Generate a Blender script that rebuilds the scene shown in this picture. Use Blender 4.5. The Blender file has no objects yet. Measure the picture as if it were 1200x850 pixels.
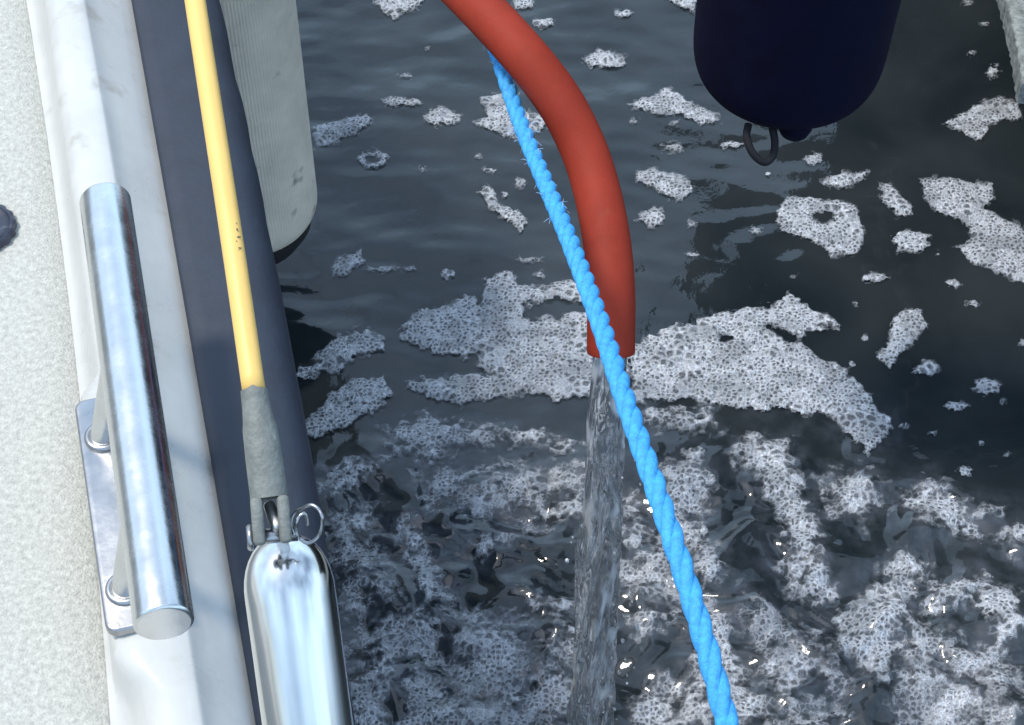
import bpy, bmesh, math, random
import numpy as np
from mathutils import Vector, Matrix

random.seed(7)
S = bpy.context.scene
COL = S.collection

# ------------------------------------------------------------------ camera
# photograph measured at 1200 x 850; focal length F in its pixels, camera 1.75 m above the water
F, TILT, CAMZ = 2200.0, math.radians(40), 1.75
ST, CT = math.sin(TILT), math.cos(TILT)
cd = bpy.data.cameras.new('camera'); cam = bpy.data.objects.new('camera', cd); COL.objects.link(cam)
cam.location = (0, 0, CAMZ); cam.rotation_euler = (TILT, 0, 0)
cd.sensor_width = 36; cd.lens = 36 * F / 1200; cd.clip_start = .02; cd.clip_end = 2000
S.camera = cam

# ------------------------------------------------------------------ sky, sun, exposure
SUN_EL, SUN_AZ = math.radians(67), math.radians(-82)      # azimuth from +Y towards +X
w = bpy.data.worlds.new('World'); S.world = w; w.use_nodes = True
nt = w.node_tree; nd = nt.nodes; lk = nt.links
bgn = nd['Background']
sky = nd.new('ShaderNodeTexSky'); sky.sky_type = 'NISHITA'; sky.sun_disc = False
sky.sun_elevation = SUN_EL; sky.sun_rotation = SUN_AZ; sky.air_density = 1.2; sky.dust_density = 2.0
tc = nd.new('ShaderNodeTexCoord'); nz = nd.new('ShaderNodeTexNoise')
nz.inputs['Scale'].default_value = 1.7; nz.inputs['Detail'].default_value = 4; nz.inputs['Roughness'].default_value = .5
cr = nd.new('ShaderNodeValToRGB'); cr.color_ramp.elements[0].position = .28; cr.color_ramp.elements[1].position = .78
mx = nd.new('ShaderNodeMix'); mx.data_type = 'RGBA'; mx.inputs[7].default_value = (8.3, 11.6, 15.4, 1)
lk.new(tc.outputs['Generated'], nz.inputs['Vector']); lk.new(nz.outputs['Fac'], cr.inputs['Fac'])
lk.new(cr.outputs['Color'], mx.inputs[0]); lk.new(sky.outputs['Color'], mx.inputs[6]); lk.new(mx.outputs[2], bgn.inputs['Color'])
bgn.inputs['Strength'].default_value = .15
sd_ = bpy.data.lights.new('sun', 'SUN'); sd_.energy = 2.7; sd_.angle = math.radians(10); sd_.color = (1, .93, .81)
sun = bpy.data.objects.new('sun', sd_); COL.objects.link(sun)
sdir = Vector((math.sin(SUN_AZ) * math.cos(SUN_EL), math.cos(SUN_AZ) * math.cos(SUN_EL), math.sin(SUN_EL)))
sun.rotation_euler = sdir.to_track_quat('Z', 'Y').to_euler(); sun.location = (-3, 0, 6)
vs = S.view_settings; vs.view_transform = 'Standard'; vs.look = 'None'; vs.gamma = 1; vs.exposure = 0.05; vs.use_curve_mapping = False

# ------------------------------------------------------------------ helpers
def ray(px, py):
    u, v = (px - 600) / F, (425 - py) / F
    return np.array([u, ST + v * CT, -CT + v * ST])
def P(px, py, z):                       # the point of height z that is seen at (px, py)
    r = ray(px, py); t = (z - CAMZ) / r[2]
    return Vector((r[0] * t, r[1] * t, z))
def D(px, py, d):                       # the point at depth d that is seen at (px, py)
    r = ray(px, py) * d
    return Vector((r[0], r[1], CAMZ + r[2]))
def proj(x, y, z=0.0):
    dz = z - CAMZ
    dep = y * ST - dz * CT; up = y * CT + dz * ST
    return 600 + F * x / dep, 425 - F * up / dep

def mesh_obj(name, verts, faces, mat, parent=None, smooth=True, origin=None, edges=()):
    me = bpy.data.meshes.new(name)
    if origin is not None:
        o_ = Vector(origin); verts = [Vector(v) - o_ for v in verts]
    me.from_pydata([tuple(v) for v in verts], list(edges), [tuple(f) for f in faces]); me.update()
    if smooth: me.polygons.foreach_set('use_smooth', [True] * len(me.polygons))
    ob = bpy.data.objects.new(name, me); COL.objects.link(ob)
    if mat: me.materials.append(mat)
    if origin is not None: ob.location = origin
    if parent is not None: attach(ob, parent)
    return ob
def attach(ob, parent):
    root = parent; loc = Vector((0, 0, 0))
    while root is not None:
        loc += root.location if root.parent is None else Vector((0, 0, 0)); root = root.parent
    ob.parent = parent; ob.matrix_parent_inverse = Matrix.Translation(-loc) if parent.parent is None else Matrix.Identity(4)
def tag(o, label=None, cat=None, group=None, kind=None):
    if label: o['label'] = label
    if cat: o['category'] = cat
    if group: o['group'] = group
    if kind: o['kind'] = kind
    return o
def empty(name, loc, label, cat, group=None):
    e = bpy.data.objects.new(name, None); COL.objects.link(e); e.location = loc; e.empty_display_size = .05
    return tag(e, label, cat, group)
def smooth_path(pts, n=8):              # Catmull-Rom through points (any dimension)
    p = [np.array(q, float) for q in pts]; p = [2 * p[0] - p[1]] + p + [2 * p[-1] - p[-2]]; out = []
    for i in range(1, len(p) - 2):
        for k in range(n):
            t = k / n
            out.append(.5 * (2 * p[i] + (p[i + 1] - p[i - 1]) * t + (2 * p[i - 1] - 5 * p[i] + 4 * p[i + 1] - p[i + 2]) * t * t + (-p[i - 1] + 3 * p[i] - 3 * p[i + 1] + p[i + 2]) * t ** 3))
    out.append(p[-2]); return out
def frames(pts, up=(0, 0, 1)):
    pts = [Vector(q) for q in pts]; n = len(pts); T = []
    for i in range(n): T.append((pts[min(i + 1, n - 1)] - pts[max(i - 1, 0)]).normalized())
    a = Vector(up); a = a - T[0] * a.dot(T[0])
    if a.length < 1e-4: a = Vector((1, 0, 0)) - T[0] * T[0].x
    a.normalize(); out = []
    for i in range(n):
        a = (a - T[i] * a.dot(T[i])).normalized(); out.append((pts[i], T[i], a, T[i].cross(a)))
    return out
def tube_geo(pts, rad, seg=24, cap=(True, True), wob=None, up=(0, 0, 1), ab=None):
    fr = frames(pts, up); V = []; Fc = []
    for i, (p, t, a, b) in enumerate(fr):
        r = rad[i] if hasattr(rad, '__len__') else rad
        for k in range(seg):
            th = 2 * math.pi * k / seg; rr = r * (wob(i, th) if wob else 1)
            sa, sb = ab if ab else (1, 1)
            V.append(p + a * (math.cos(th) * rr * sa) + b * (math.sin(th) * rr * sb))
    for i in range(len(fr) - 1):
        for k in range(seg):
            k2 = (k + 1) % seg; Fc.append((i * seg + k, i * seg + k2, (i + 1) * seg + k2, (i + 1) * seg + k))
    if cap[0]: Fc.append(tuple(range(seg - 1, -1, -1)))
    if cap[1]: Fc.append(tuple(range((len(fr) - 1) * seg, len(fr) * seg)))
    return V, Fc
def join(*geos):
    V = []; Fc = []
    for v, f in geos:
        o = len(V); V += list(v); Fc += [tuple(i + o for i in q) for q in f]
    return V, Fc
def box_geo(c, ax, ay, az, sx, sy, sz, bev=0.0):
    c = Vector(c); ax, ay, az = Vector(ax).normalized(), Vector(ay).normalized(), Vector(az).normalized()
    bm = bmesh.new(); bmesh.ops.create_cube(bm, size=1)
    for v in bm.verts: v.co = Vector((v.co.x * sx, v.co.y * sy, v.co.z * sz))
    if bev: bmesh.ops.bevel(bm, geom=bm.edges[:], offset=bev, segments=3, profile=.5, affect='EDGES')
    bm.verts.ensure_lookup_table(); bm.verts.index_update()
    V = [c + ax * v.co.x + ay * v.co.y + az * v.co.z for v in bm.verts]; Fc = [tuple(v.index for v in f.verts) for f in bm.faces]
    bm.free(); return V, Fc
def slab_geo(poly, thick, axz, bev, seg=3):
    """a plate from an outline (list of 3-D points, counter-clockwise from above), extruded up by thick with a rounded top edge"""
    bm = bmesh.new(); f = bm.faces.new([bm.verts.new(p) for p in poly])
    r = bmesh.ops.extrude_face_region(bm, geom=[f]); vs_ = [g for g in r['geom'] if isinstance(g, bmesh.types.BMVert)]
    for v in vs_: v.co += Vector(axz) * thick
    top = [e for e in bm.edges if e.verts[0] in vs_ and e.verts[1] in vs_]
    if bev: bmesh.ops.bevel(bm, geom=top, offset=bev, segments=seg, profile=.5, affect='EDGES')
    bmesh.ops.recalc_face_normals(bm, faces=bm.faces[:])
    bm.verts.index_update(); V = [v.co.copy() for v in bm.verts]; Fc = [tuple(v.index for v in f.verts) for f in bm.faces]
    bm.free(); return V, Fc
def flat_ends(ob, deg=40):              # keep hard edges hard on smooth-shaded meshes
    me = ob.data; bm = bmesh.new(); bm.from_mesh(me)
    for e in bm.edges:
        if len(e.link_faces) == 2 and e.calc_face_angle(0) > math.radians(deg): e.smooth = False
    bm.to_mesh(me); bm.free(); return ob

# ---- numpy noise
def _h(ix, iy, s):
    n = (ix.astype(np.int64) * 374761393 + iy.astype(np.int64) * 668265263 + s * 1274126177) & 0xffffffff
    n = ((n ^ (n >> 13)) * 1274126177) & 0xffffffff
    return ((n ^ (n >> 16)) & 0xffffffff) / 4294967295.0
def gnoise(x, y, s=0):
    ix, iy = np.floor(x), np.floor(y); fx, fy = x - ix, y - iy
    u, v = fx * fx * fx * (fx * (fx * 6 - 15) + 10), fy * fy * fy * (fy * (fy * 6 - 15) + 10)
    def g(dx, dy):
        a = _h(ix + dx, iy + dy, s) * 2 * math.pi; return np.cos(a) * (fx - dx) + np.sin(a) * (fy - dy)
    return 1.5 * ((g(0, 0) * (1 - u) + g(1, 0) * u) * (1 - v) + (g(0, 1) * (1 - u) + g(1, 1) * u) * v)
def fbm(x, y, o=4, s=0, gain=.5):
    a, t = 1.0, 0
    for k in range(o): t = t + a * gnoise(x * 2 ** k + 17.3 * k, y * 2 ** k - 9.1 * k, s + k); a *= gain
    return t
def sstep(a, b, x):
    t = np.clip((x - a) / (b - a), 0, 1); return t * t * (3 - 2 * t)
def worley(x, y, s=0):
    ix, iy = np.floor(x), np.floor(y); f1 = np.full(x.shape, 9.0); f2 = np.full(x.shape, 9.0); r1 = np.zeros(x.shape)
    for dx in (-1, 0, 1):
        for dy in (-1, 0, 1):
            cx, cy = ix + dx + .02 + .96 * _h(ix + dx, iy + dy, s), iy + dy + .02 + .96 * _h(ix + dx, iy + dy, s + 1)
            d = np.hypot(x - cx, y - cy); nr = d < f1
            f2 = np.where(nr, f1, np.minimum(f2, d)); r1 = np.where(nr, _h(ix + dx, iy + dy, s + 2), r1); f1 = np.where(nr, d, f1)
    return f1, f2, r1

# ---- materials
def mat(name, col, rough=.5, metal=0.0, var=.12, vscale=30.0, bump=0.0, bscale=300.0, spec=None, rvar=.0, dirt=None):
    """procedural material: base colour with two scales of variation, optional dirt (colour, scale, threshold) and bump"""
    m = bpy.data.materials.new(name); m.use_nodes = True; n = m.node_tree.nodes; l = m.node_tree.links; b = n['Principled BSDF']
    t = n.new('ShaderNodeTexCoord')
    n1 = n.new('ShaderNodeTexNoise'); n1.inputs['Scale'].default_value = vscale; n1.inputs['Detail'].default_value = 8; n1.inputs['Roughness'].default_value = .65
    l.new(t.outputs['Object'], n1.inputs['Vector'])
    r = n.new('ShaderNodeValToRGB'); e = r.color_ramp.elements
    e[0].position = .3; e[1].position = .7
    e[0].color = tuple(c * (1 - var) for c in col) + (1,); e[1].color = tuple(min(1, c * (1 + var)) for c in col) + (1,)
    l.new(n1.outputs['Fac'], r.inputs['Fac']); out = r.outputs['Color']
    if dirt:
        dc, ds, dt = dirt
        n2 = n.new('ShaderNodeTexNoise'); n2.inputs['Scale'].default_value = ds; n2.inputs['Detail'].default_value = 6; l.new(t.outputs['Object'], n2.inputs['Vector'])
        r2 = n.new('ShaderNodeValToRGB'); r2.color_ramp.elements[0].position = dt; r2.color_ramp.elements[1].position = min(1, dt + .14)
        l.new(n2.outputs['Fac'], r2.inputs['Fac'])
        mxx = n.new('ShaderNodeMix'); mxx.data_type = 'RGBA'; mxx.inputs[7].default_value = tuple(dc) + (1,)
        l.new(r2.outputs['Color'], mxx.inputs[0]); l.new(out, mxx.inputs[6]); out = mxx.outputs[2]
    l.new(out, b.inputs['Base Color'])
    b.inputs['Roughness'].default_value = rough; b.inputs['Metallic'].default_value = metal
    if spec is not None: b.inputs['Specular IOR Level'].default_value = spec
    if rvar:
        mr = n.new('ShaderNodeMapRange'); mr.inputs[1].default_value = .3; mr.inputs[2].default_value = .7
        mr.inputs[3].default_value = max(.02, rough - rvar); mr.inputs[4].default_value = rough + rvar
        l.new(n1.outputs['Fac'], mr.inputs[0]); l.new(mr.outputs[0], b.inputs['Roughness'])
    if bump:
        nb = n.new('ShaderNodeTexNoise'); nb.inputs['Scale'].default_value = bscale; nb.inputs['Detail'].default_value = 4; l.new(t.outputs['Object'], nb.inputs['Vector'])
        bp = n.new('ShaderNodeBump'); bp.inputs['Strength'].default_value = bump; bp.inputs['Distance'].default_value = .002
        l.new(nb.outputs['Fac'], bp.inputs['Height']); l.new(bp.outputs['Normal'], b.inputs['Normal'])
    return m

M_GEL = mat('gelcoat', (.55, .55, .53), .32, var=.10, vscale=14, bump=.10, bscale=90, dirt=((.38, .36, .31), 24, .61), rvar=.08)
M_NONSKID = mat('nonskid_paint', (.50, .495, .45), .75, var=.26, vscale=230, bump=.8, bscale=560, dirt=((.26, .25, .22), 300, .685))
M_HULL = mat('hull_paint', (.10, .11, .13), .35, var=.1)
M_RUBBER = mat('rubber', (.018, .026, .043), .60, var=.22, vscale=22, bump=.15, bscale=220, dirt=((.034, .043, .062), 9, .60))
M_STEEL = mat('stainless_steel', (.70, .70, .69), .25, 1.0, var=.07, vscale=60, bump=.05, bscale=160, rvar=.06)
M_STEEL_S = mat('satin_steel', (.42, .42, .43), .32, 1.0, var=.12, vscale=45, bump=.06, bscale=260, rvar=.08)
M_STEEL_P = mat('polished_steel', (.72, .72, .71), .14, 1.0, var=.05, vscale=35, bump=.01, bscale=60, rvar=.04)
M_PIN = mat('brushed_pin', (.80, .80, .80), .42, 1.0, var=.05)
M_YELLOW = mat('yellow_plastic_cover', (.80, .51, .15), .45, var=.05, vscale=40, bump=.05)
M_GREY = mat('grey_shrink_sleeve', (.17, .18, .165), .55, var=.25, vscale=160, bump=.25, bscale=700, dirt=((.26, .26, .23), 240, .62))
M_HOSE = mat('red_rubber_hose', (.265, .030, .015), .64, var=.16, vscale=16, bump=.14, bscale=500, spec=.18, dirt=((.25, .045, .03), 60, .66))
M_HOSE_IN = mat('hose_inside', (.06, .02, .015), .7)
M_ROPE = mat('blue_polypropylene', (.050, .35, .76), .60, var=.30, vscale=260, bump=.5, bscale=900)
M_FRAY = mat('frayed_fibre', (.35, .55, .8), .6)
M_NAVY = mat('navy_fender_cloth', (.0028, .003, .018), .85, var=.25, vscale=30, bump=.4, bscale=900, spec=.15)
M_BLACKCORD = mat('black_cord', (.006, .006, .010), .85)
M_CAP = mat('dark_plastic_cap', (.03, .035, .055), .28, var=.3, vscale=60, bump=.1, dirt=((.12, .13, .16), 90, .62))
M_DARKEND = mat('fender_end_shade', (.02, .02, .022), .6)  # end cap, coloured dark for the shade under the fender
M_PRINT = mat('dark_print', (.12, .10, .06), .7)
M_DARKWOOD = mat('dark_boat_hull', (.012, .012, .011), .6)

def fender_mat():
    m = mat('white_knit_cover', (.72, .65, .53), .85, var=.14, vscale=18, bump=0, dirt=((.20, .185, .15), 30, .64))
    n = m.node_tree.nodes; l = m.node_tree.links
    t = n.new('ShaderNodeUVMap'); wv = n.new('ShaderNodeTexWave'); wv.inputs['Scale'].default_value = 44; wv.inputs['Distortion'].default_value = 1.6; wv.inputs['Detail'].default_value = 3
    l.new(t.outputs['UV'], wv.inputs['Vector'])
    bp = n.new('ShaderNodeBump'); bp.inputs['Strength'].default_value = .28; bp.inputs['Distance'].default_value = .0015
    l.new(wv.outputs['Fac'], bp.inputs['Height']); l.new(bp.outputs['Normal'], n['Principled BSDF'].inputs['Normal']); return m
M_FENDER = fender_mat()
M_PLANK = mat('weathered_grey_timber', (.22, .235, .225), .9, var=.55, vscale=95, bump=1.0, bscale=160, dirt=((.08, .085, .08), 110, .60))
M_PLANK_D = mat('dark_timber', (.03, .03, .028), .7)  # one darker timber colour for bearer and piles

# ------------------------------------------------------------------ foam outlines, in photograph pixels on the water
def E(x, y, a, b, n=14, ph=0.0):
    return [(x + a * math.cos(2 * math.pi * k / n + ph) * (1 + .13 * math.sin(3.1 * k + x)), y + b * math.sin(2 * math.pi * k / n + ph) * (1 + .13 * math.cos(2.3 * k + y))) for k in range(n)]
PATCH = [  # single rafts of foam one can point at: outline(s), holes, label
 ([[(428,-6),(502,-6),(494,10),(472,18),(461,26),(443,12)]], [], 'foam raft cut by the top edge of the photo, left of the red hose'),
 ([E(709,70,25,12)], [], 'small oval foam raft right of the upper red hose'),
 ([E(468,122,27,6)], [], 'thin foam streak nearest above the round pale raft left of the rope'),
 ([E(519,140,23,12)], [], 'small round pale foam raft left of the top of the blue rope'),
 ([[(366,150),(400,138),(432,133),(438,147),(410,163),(375,176),(364,170)]], [], 'long foam raft touching the right side of the white fender'),
 ([[(560,115),(590,108),(602,124),(640,138),(642,152),(612,168),(575,156),(550,145),(569,137)]], [], 'foam raft behind the top of the blue rope'),
 ([E(438,188,20,11)], [E(437,188,7,3)], 'small ring of foam with a dark centre below the white fender raft'),
 ([[(559,228),(568,217),(580,222),(585,238),(610,247),(621,262),(610,272),(590,260),(570,245)]], [], 'hook-shaped foam raft left of the middle of the blue rope'),
 ([[(729,125),(760,113),(785,103),(802,115),(846,134),(846,146),(820,148),(800,136),(770,138)]], [], 'long foam raft just left of the navy fender'),
 ([[(743,205),(765,196),(785,205),(806,208),(813,222),(800,239),(780,235),(765,222),(745,215)]], [], 'two-lobed foam raft right of the bend of the red hose'),
 ([E(763,256,19,12)], [], 'small round foam raft nearest the right side of the hose end'),
 ([[(959,214),(985,200),(1018,202),(1010,215),(985,222),(965,220)]], [], 'slim foam raft below the navy fender and above the large raft with a hole'),
 ([[(906,247),(920,235),(945,231),(980,236),(1006,240),(1010,262),(1016,285),(1005,300),(975,303),(950,285),(912,272)]], [E(966,257,11,6)], 'large foam raft with a dark hole below the navy fender'),
 ([[(1027,216),(1040,214),(1070,240),(1070,254),(1050,257),(1035,240)]], [], 'slanting foam raft between the raft with a hole and the right-hand raft'),
 ([E(1067,284,23,14)], [], 'oval foam raft under the slanting raft on the right'),
 ([[(1074,210),(1105,208),(1165,217),(1164,232),(1155,246),(1195,264),(1210,282),(1210,340),(1170,325),(1130,305),(1119,290),(1140,278),(1130,265),(1095,250),(1080,235)]], [], 'largest foam raft at the right edge of the photo'),
 ([[(1104,146),(1140,125),(1170,114),(1196,120),(1198,140),(1162,150),(1150,171),(1135,166),(1115,156)]], [], 'foam raft below the grey jetty corner'),
 ([[(1045,375),(1060,361),(1080,365),(1088,385),(1075,400),(1057,415),(1042,438),(1024,420),(1038,405)]], [], 'keyhole-shaped foam raft alone in the dark water on the right'),
 ([[(385,316),(395,300),(425,294),(428,308),(406,325),(388,328)]], [], 'foam raft below the bottom of the white fender'),
 ([E(1083,435,15,11)], [], 'small round foam raft under the keyhole-shaped raft'),
 ([E(788,174,15,7)], [], 'small slim foam raft above the two-lobed raft'),
 ([E(1025,327,18,8)], [], 'slim foam raft between the oval raft and the main foam field'),
]
FLECK = [E(613,5,14,8), E(638,29,15,7), E(731,18,10,6), [(772,-5),(818,-5),(815,18),(795,10)], E(574,201,8,4), E(609,217,9,7), E(495,199,5,4),
 E(793,145,8,4), E(858,170,17,5), E(953,187,14,8), E(1163,85,9,8), E(1154,30,7,4), E(1133,4,6,4), E(1138,64,4,4), E(1117,333,10,7), E(1140,358,9,6),
 E(1198,405,6,8), E(1155,456,18,11), E(1122,476,15,7), E(1130,555,9,7), E(525,323,10,7), E(620,306,17,5), E(633,322,8,7), E(460,316,30,4,14,0), E(885,272,9,6),  # the long thin ellipse paints a reflected glint as foam
 E(812,300,9,3), E(742,144,6,3), E(810,265,6,4), E(998,428,6,6), E(1058,500,7,5), E(1093,508,6,4), E(1180,535,5,3), E(501,58,3,2), E(560,185,4,3), E(592,229,3,3),
 E(1003,356,5,4), E(1098,300,4,3), E(932,325,6,3), E(475,90,10,3), E(850,305,5,2), E(1174,470,5,4), E(1150,520,5,4), E(1013,398,6,4), E(670,100,5,3), E(900,205,5,3)]
FIELD = [
 [(470,390),(485,370),(520,358),(545,348),(562,355),(566,340),(562,326),(600,318),(608,335),(640,340),(668,328),(690,340),(720,345),(720,357),(640,356),(615,361),(612,375),(660,370),(740,366),(740,466),(650,470),(600,455),(556,432),(560,419),(530,420),(500,412),(470,403)],
 [(470,448),(500,443),(560,438),(735,440),(735,470),(640,466),(560,470),(540,480),(490,465)],
 [(330,450),(370,420),(395,395),(430,385),(453,400),(450,415),(420,423),(390,440)],
 [(340,510),(385,465),(415,440),(450,440),(464,465),(445,480),(410,500),(370,520)],
 [(735,410),(780,385),(840,368),(900,360),(930,344),(950,365),(976,372),(981,388),(945,392),(940,402),(960,420),(990,435),(1020,460),(1022,475),(1046,490),(1042,510),(1016,536),(990,512),(975,490),(940,487),(900,482),(850,476),(800,472),(760,472),(735,472)],
]
FIELD_HOLES = [[(898,385),(912,388),(940,402),(925,404)], E(655,362,14,4), E(850,400,5,3)]
CHURN = [
 [(858,518),(890,506),(926,515),(932,545),(947,590),(962,620),(955,690),(930,665),(905,602),(888,565),(862,545)],
 [(1055,582),(1085,560),(1105,570),(1135,590),(1172,600),(1165,609),(1140,611),(1165,626),(1210,612),(1210,650),(1170,641),(1130,626),(1080,620),(1060,600)],
 [(765,550),(820,530),(836,560),(828,620),(852,670),(838,700),(812,680),(798,640),(778,600)],
 [(972,722),(1010,690),(1030,660),(1062,640),(1092,665),(1075,690),(1060,720),(1056,760),(1040,802),(1010,790),(980,770)],
 [(1080,690),(1150,668),(1190,694),(1200,730),(1183,762),(1165,787),(1130,792),(1120,780),(1158,757),(1164,732),(1130,716),(1085,722)],
 [(1098,800),(1148,798),(1132,860),(1080,860)],
 [(822,690),(845,705),(872,780),(902,830),(935,860),(820,860),(806,780)],
 [(448,612),(482,604),(512,650),(532,702),(500,706),(470,652)],
 [(538,642),(600,620),(650,590),(690,566),(690,600),(622,632),(560,652)],
 [(440,502),(500,484),(560,500),(640,504),(690,514),(690,530),(600,520),(540,532),(500,547),(450,527)],
 [(350,590),(400,540),(452,534),(440,560),(400,582)],
 [(740,820),(770,790),(820,800),(850,860),(740,860)],
 [(905,655),(960,640),(985,700),(960,715),(920,690)],
 [(590,690),(640,705),(690,700),(690,725),(620,722)],
 [(755,475),(830,482),(850,500),(790,510),(750,500)],
]
THIN = [[(395,752),(450,720),(520,704),(580,720),(690,735),(690,870),(395,870)], [(960,560),(1010,545),(1050,590),(1010,620),(970,600)], [(860,690),(960,740),(1000,800),(990,860),(930,860),(880,780)],
        [(720,560),(790,640),(810,720),(740,760),(715,660)], [(380,600),(440,585),(450,640),(480,700),(400,730)], [(1060,720),(1200,780),(1200,860),(1040,860)], [(480,555),(600,540),(690,545),(690,580),(560,615),(500,600)]]

def sdist(px, py, poly):                # signed distance in pixels, positive inside; far points are cut short
    out = np.full(px.shape, -60.0); a = np.array(poly, float)
    sel = (px > a[:, 0].min() - 58) & (px < a[:, 0].max() + 58) & (py > a[:, 1].min() - 58) & (py < a[:, 1].max() + 58)
    if not sel.any(): return out
    x, y = px[sel], py[sel]; d2 = np.full(x.shape, 1e9); ins = np.zeros(x.shape, bool); n = len(a)
    for i in range(n):
        x0, y0 = a[i]; x1, y1 = a[(i + 1) % n]; ex, ey = x1 - x0, y1 - y0; L = ex * ex + ey * ey + 1e-9
        t = np.clip(((x - x0) * ex + (y - y0) * ey) / L, 0, 1); d2 = np.minimum(d2, (x - x0 - t * ex) ** 2 + (y - y0 - t * ey) ** 2)
        c = ((y0 > y) != (y1 > y)) & (x < (x1 - x0) * (y - y0) / (y1 - y0 + 1e-12) + x0); ins ^= c
    d = np.sqrt(d2); out[sel] = np.where(ins, d, -d); return out
def sd_union(px, py, polys):
    o = np.full(px.shape, -60.0)
    for p in polys: o = np.maximum(o, sdist(px, py, p))
    return o

# ------------------------------------------------------------------ water
IMP = P(690, 885, 0)                    # where the falling stream lands
def churn_amount(x, y):
    px, py = proj(x, y)
    c = sstep(470, 640, py + .0 * px) * sstep(150, -40, (px - 1000) * .62 - (py - 470) * .5)
    return np.clip(c * sstep(40.0, 0.0, -(py - 430)) + .0, 0, 1) * sstep(2.2, .9, np.hypot(x - IMP.x, y - IMP.y))
def water_h(x, y):
    c = churn_amount(x, y)
    calm = .0034 * fbm(x / .24, y / .12, 3, 3) + .0007 * gnoise(x / .05, y / .03, 9)
    wx, wy = x + .03 * gnoise(x / .11, y / .11, 21), y + .03 * gnoise(x / .11, y / .11, 22)
    rid = 1 - np.abs(gnoise(wx / .13, wy / .085, 31)) * 2
    ch = .0125 * gnoise(wx / .095, wy / .075, 41) + .0035 * rid + .0062 * gnoise(wx / .045, wy / .036, 42) + .0022 * gnoise(wx / .020, wy / .017, 43)
    r = np.hypot(x - IMP.x, y - IMP.y)
    ring = .004 * np.sin(r / .017 + 2 * gnoise(x / .08, y / .08, 5)) * np.exp(-r / .16)
    return calm * (1 - .5 * c) + c * ch + ring

def axis(lo, hi, step, far):
    mid = list(np.arange(lo, hi, step)); s = step; a = hi; R = []
    while a < far: R.append(a); s *= 1.32; a += s
    s = step; a = lo; L = []
    while a > -far: s *= 1.32; a -= s; L.append(a)
    return np.array(L[::-1] + mid + R)
xs = axis(-.62, .78, .0034, 260); ys = axis(.70, 2.35, .0036, 260)
X, Y = np.meshgrid(xs, ys); Z = water_h(X, Y) * sstep(12, 4, np.hypot(X, Y))
def grid_mesh(name, X, Y, Z, mat_):
    ny, nx = X.shape; me = bpy.data.meshes.new(name); nf = (nx - 1) * (ny - 1)
    me.vertices.add(nx * ny); me.vertices.foreach_set('co', np.stack([X, Y, Z], -1).astype(np.float32).ravel())
    i = np.arange(nx * ny).reshape(ny, nx); q = np.stack([i[:-1, :-1], i[:-1, 1:], i[1:, 1:], i[1:, :-1]], -1).reshape(-1, 4)
    me.loops.add(nf * 4); me.loops.foreach_set('vertex_index', q.ravel().astype(np.int32))
    me.polygons.add(nf); me.polygons.foreach_set('loop_start', (np.arange(nf) * 4).astype(np.int32))
    me.update(calc_edges=True); me.polygons.foreach_set('use_smooth', [True] * nf)
    ob = bpy.data.objects.new(name, me); COL.objects.link(ob); me.materials.append(mat_); return ob
def fattr(ob, name, vals):
    a = ob.data.attributes.new(name, 'FLOAT', 'POINT'); a.data.foreach_set('value', np.asarray(vals, np.float32).ravel())

def water_mat():
    m = bpy.data.materials.new('harbour_water'); m.use_nodes = True; n = m.node_tree.nodes; l = m.node_tree.links; b = n['Principled BSDF']
    t = n.new('ShaderNodeTexCoord'); n1 = n.new('ShaderNodeTexNoise'); n1.inputs['Scale'].default_value = 5; n1.inputs['Detail'].default_value = 7; n1.inputs['Distortion'].default_value = .6
    l.new(t.outputs['Object'], n1.inputs['Vector'])
    r = n.new('ShaderNodeValToRGB'); r.color_ramp.elements[0].position = .3; r.color_ramp.elements[1].position = .75
    r.color_ramp.elements[0].color = (.010, .015, .018, 1); r.color_ramp.elements[1].color = (.030, .036, .040, 1); l.new(n1.outputs['Fac'], r.inputs['Fac'])
    at = n.new('ShaderNodeAttribute'); at.attribute_name = 'aeration'
    n2 = n.new('ShaderNodeTexNoise'); n2.inputs['Scale'].default_value = 45; n2.inputs['Detail'].default_value = 5; n2.inputs['Roughness'].default_value = .55; n2.inputs['Distortion'].default_value = .2
    l.new(t.outputs['Object'], n2.inputs['Vector'])
    r2 = n.new('ShaderNodeMapRange'); r2.inputs[1].default_value = .38; r2.inputs[2].default_value = .68; l.new(n2.outputs['Fac'], r2.inputs[0])
    mu = n.new('ShaderNodeMath'); mu.operation = 'MULTIPLY'; l.new(at.outputs['Fac'], mu.inputs[0]); l.new(r2.outputs[0], mu.inputs[1])
    mx_ = n.new('ShaderNodeMix'); mx_.data_type = 'RGBA'; mx_.inputs[7].default_value = (.06, .068, .082, 1)
    l.new(mu.outputs[0], mx_.inputs[0]); l.new(r.outputs['Color'], mx_.inputs[6]); l.new(mx_.outputs[2], b.inputs['Base Color'])
    b.inputs['Roughness'].default_value = .05; b.inputs['IOR'].default_value = 1.333; b.inputs['Specular IOR Level'].default_value = 1.0
    nb = n.new('ShaderNodeTexNoise'); nb.inputs['Scale'].default_value = 60; nb.inputs['Detail'].default_value = 3; l.new(t.outputs['Object'], nb.inputs['Vector'])
    bp = n.new('ShaderNodeBump'); bp.inputs['Strength'].default_value = .10; bp.inputs['Distance'].default_value = .004
    l.new(nb.outputs['Fac'], bp.inputs['Height']); l.new(bp.outputs['Normal'], b.inputs['Normal']); return m
M_WATER = water_mat()
water = grid_mesh('water', X, Y, Z, M_WATER); tag(water, 'dark harbour water, rippled and churned below the hose', 'water', kind='structure')
PX, PY = proj(X, Y)
near = sd_union(PX, PY, CHURN + THIN + FIELD[:1] + FIELD[4:])
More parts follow.
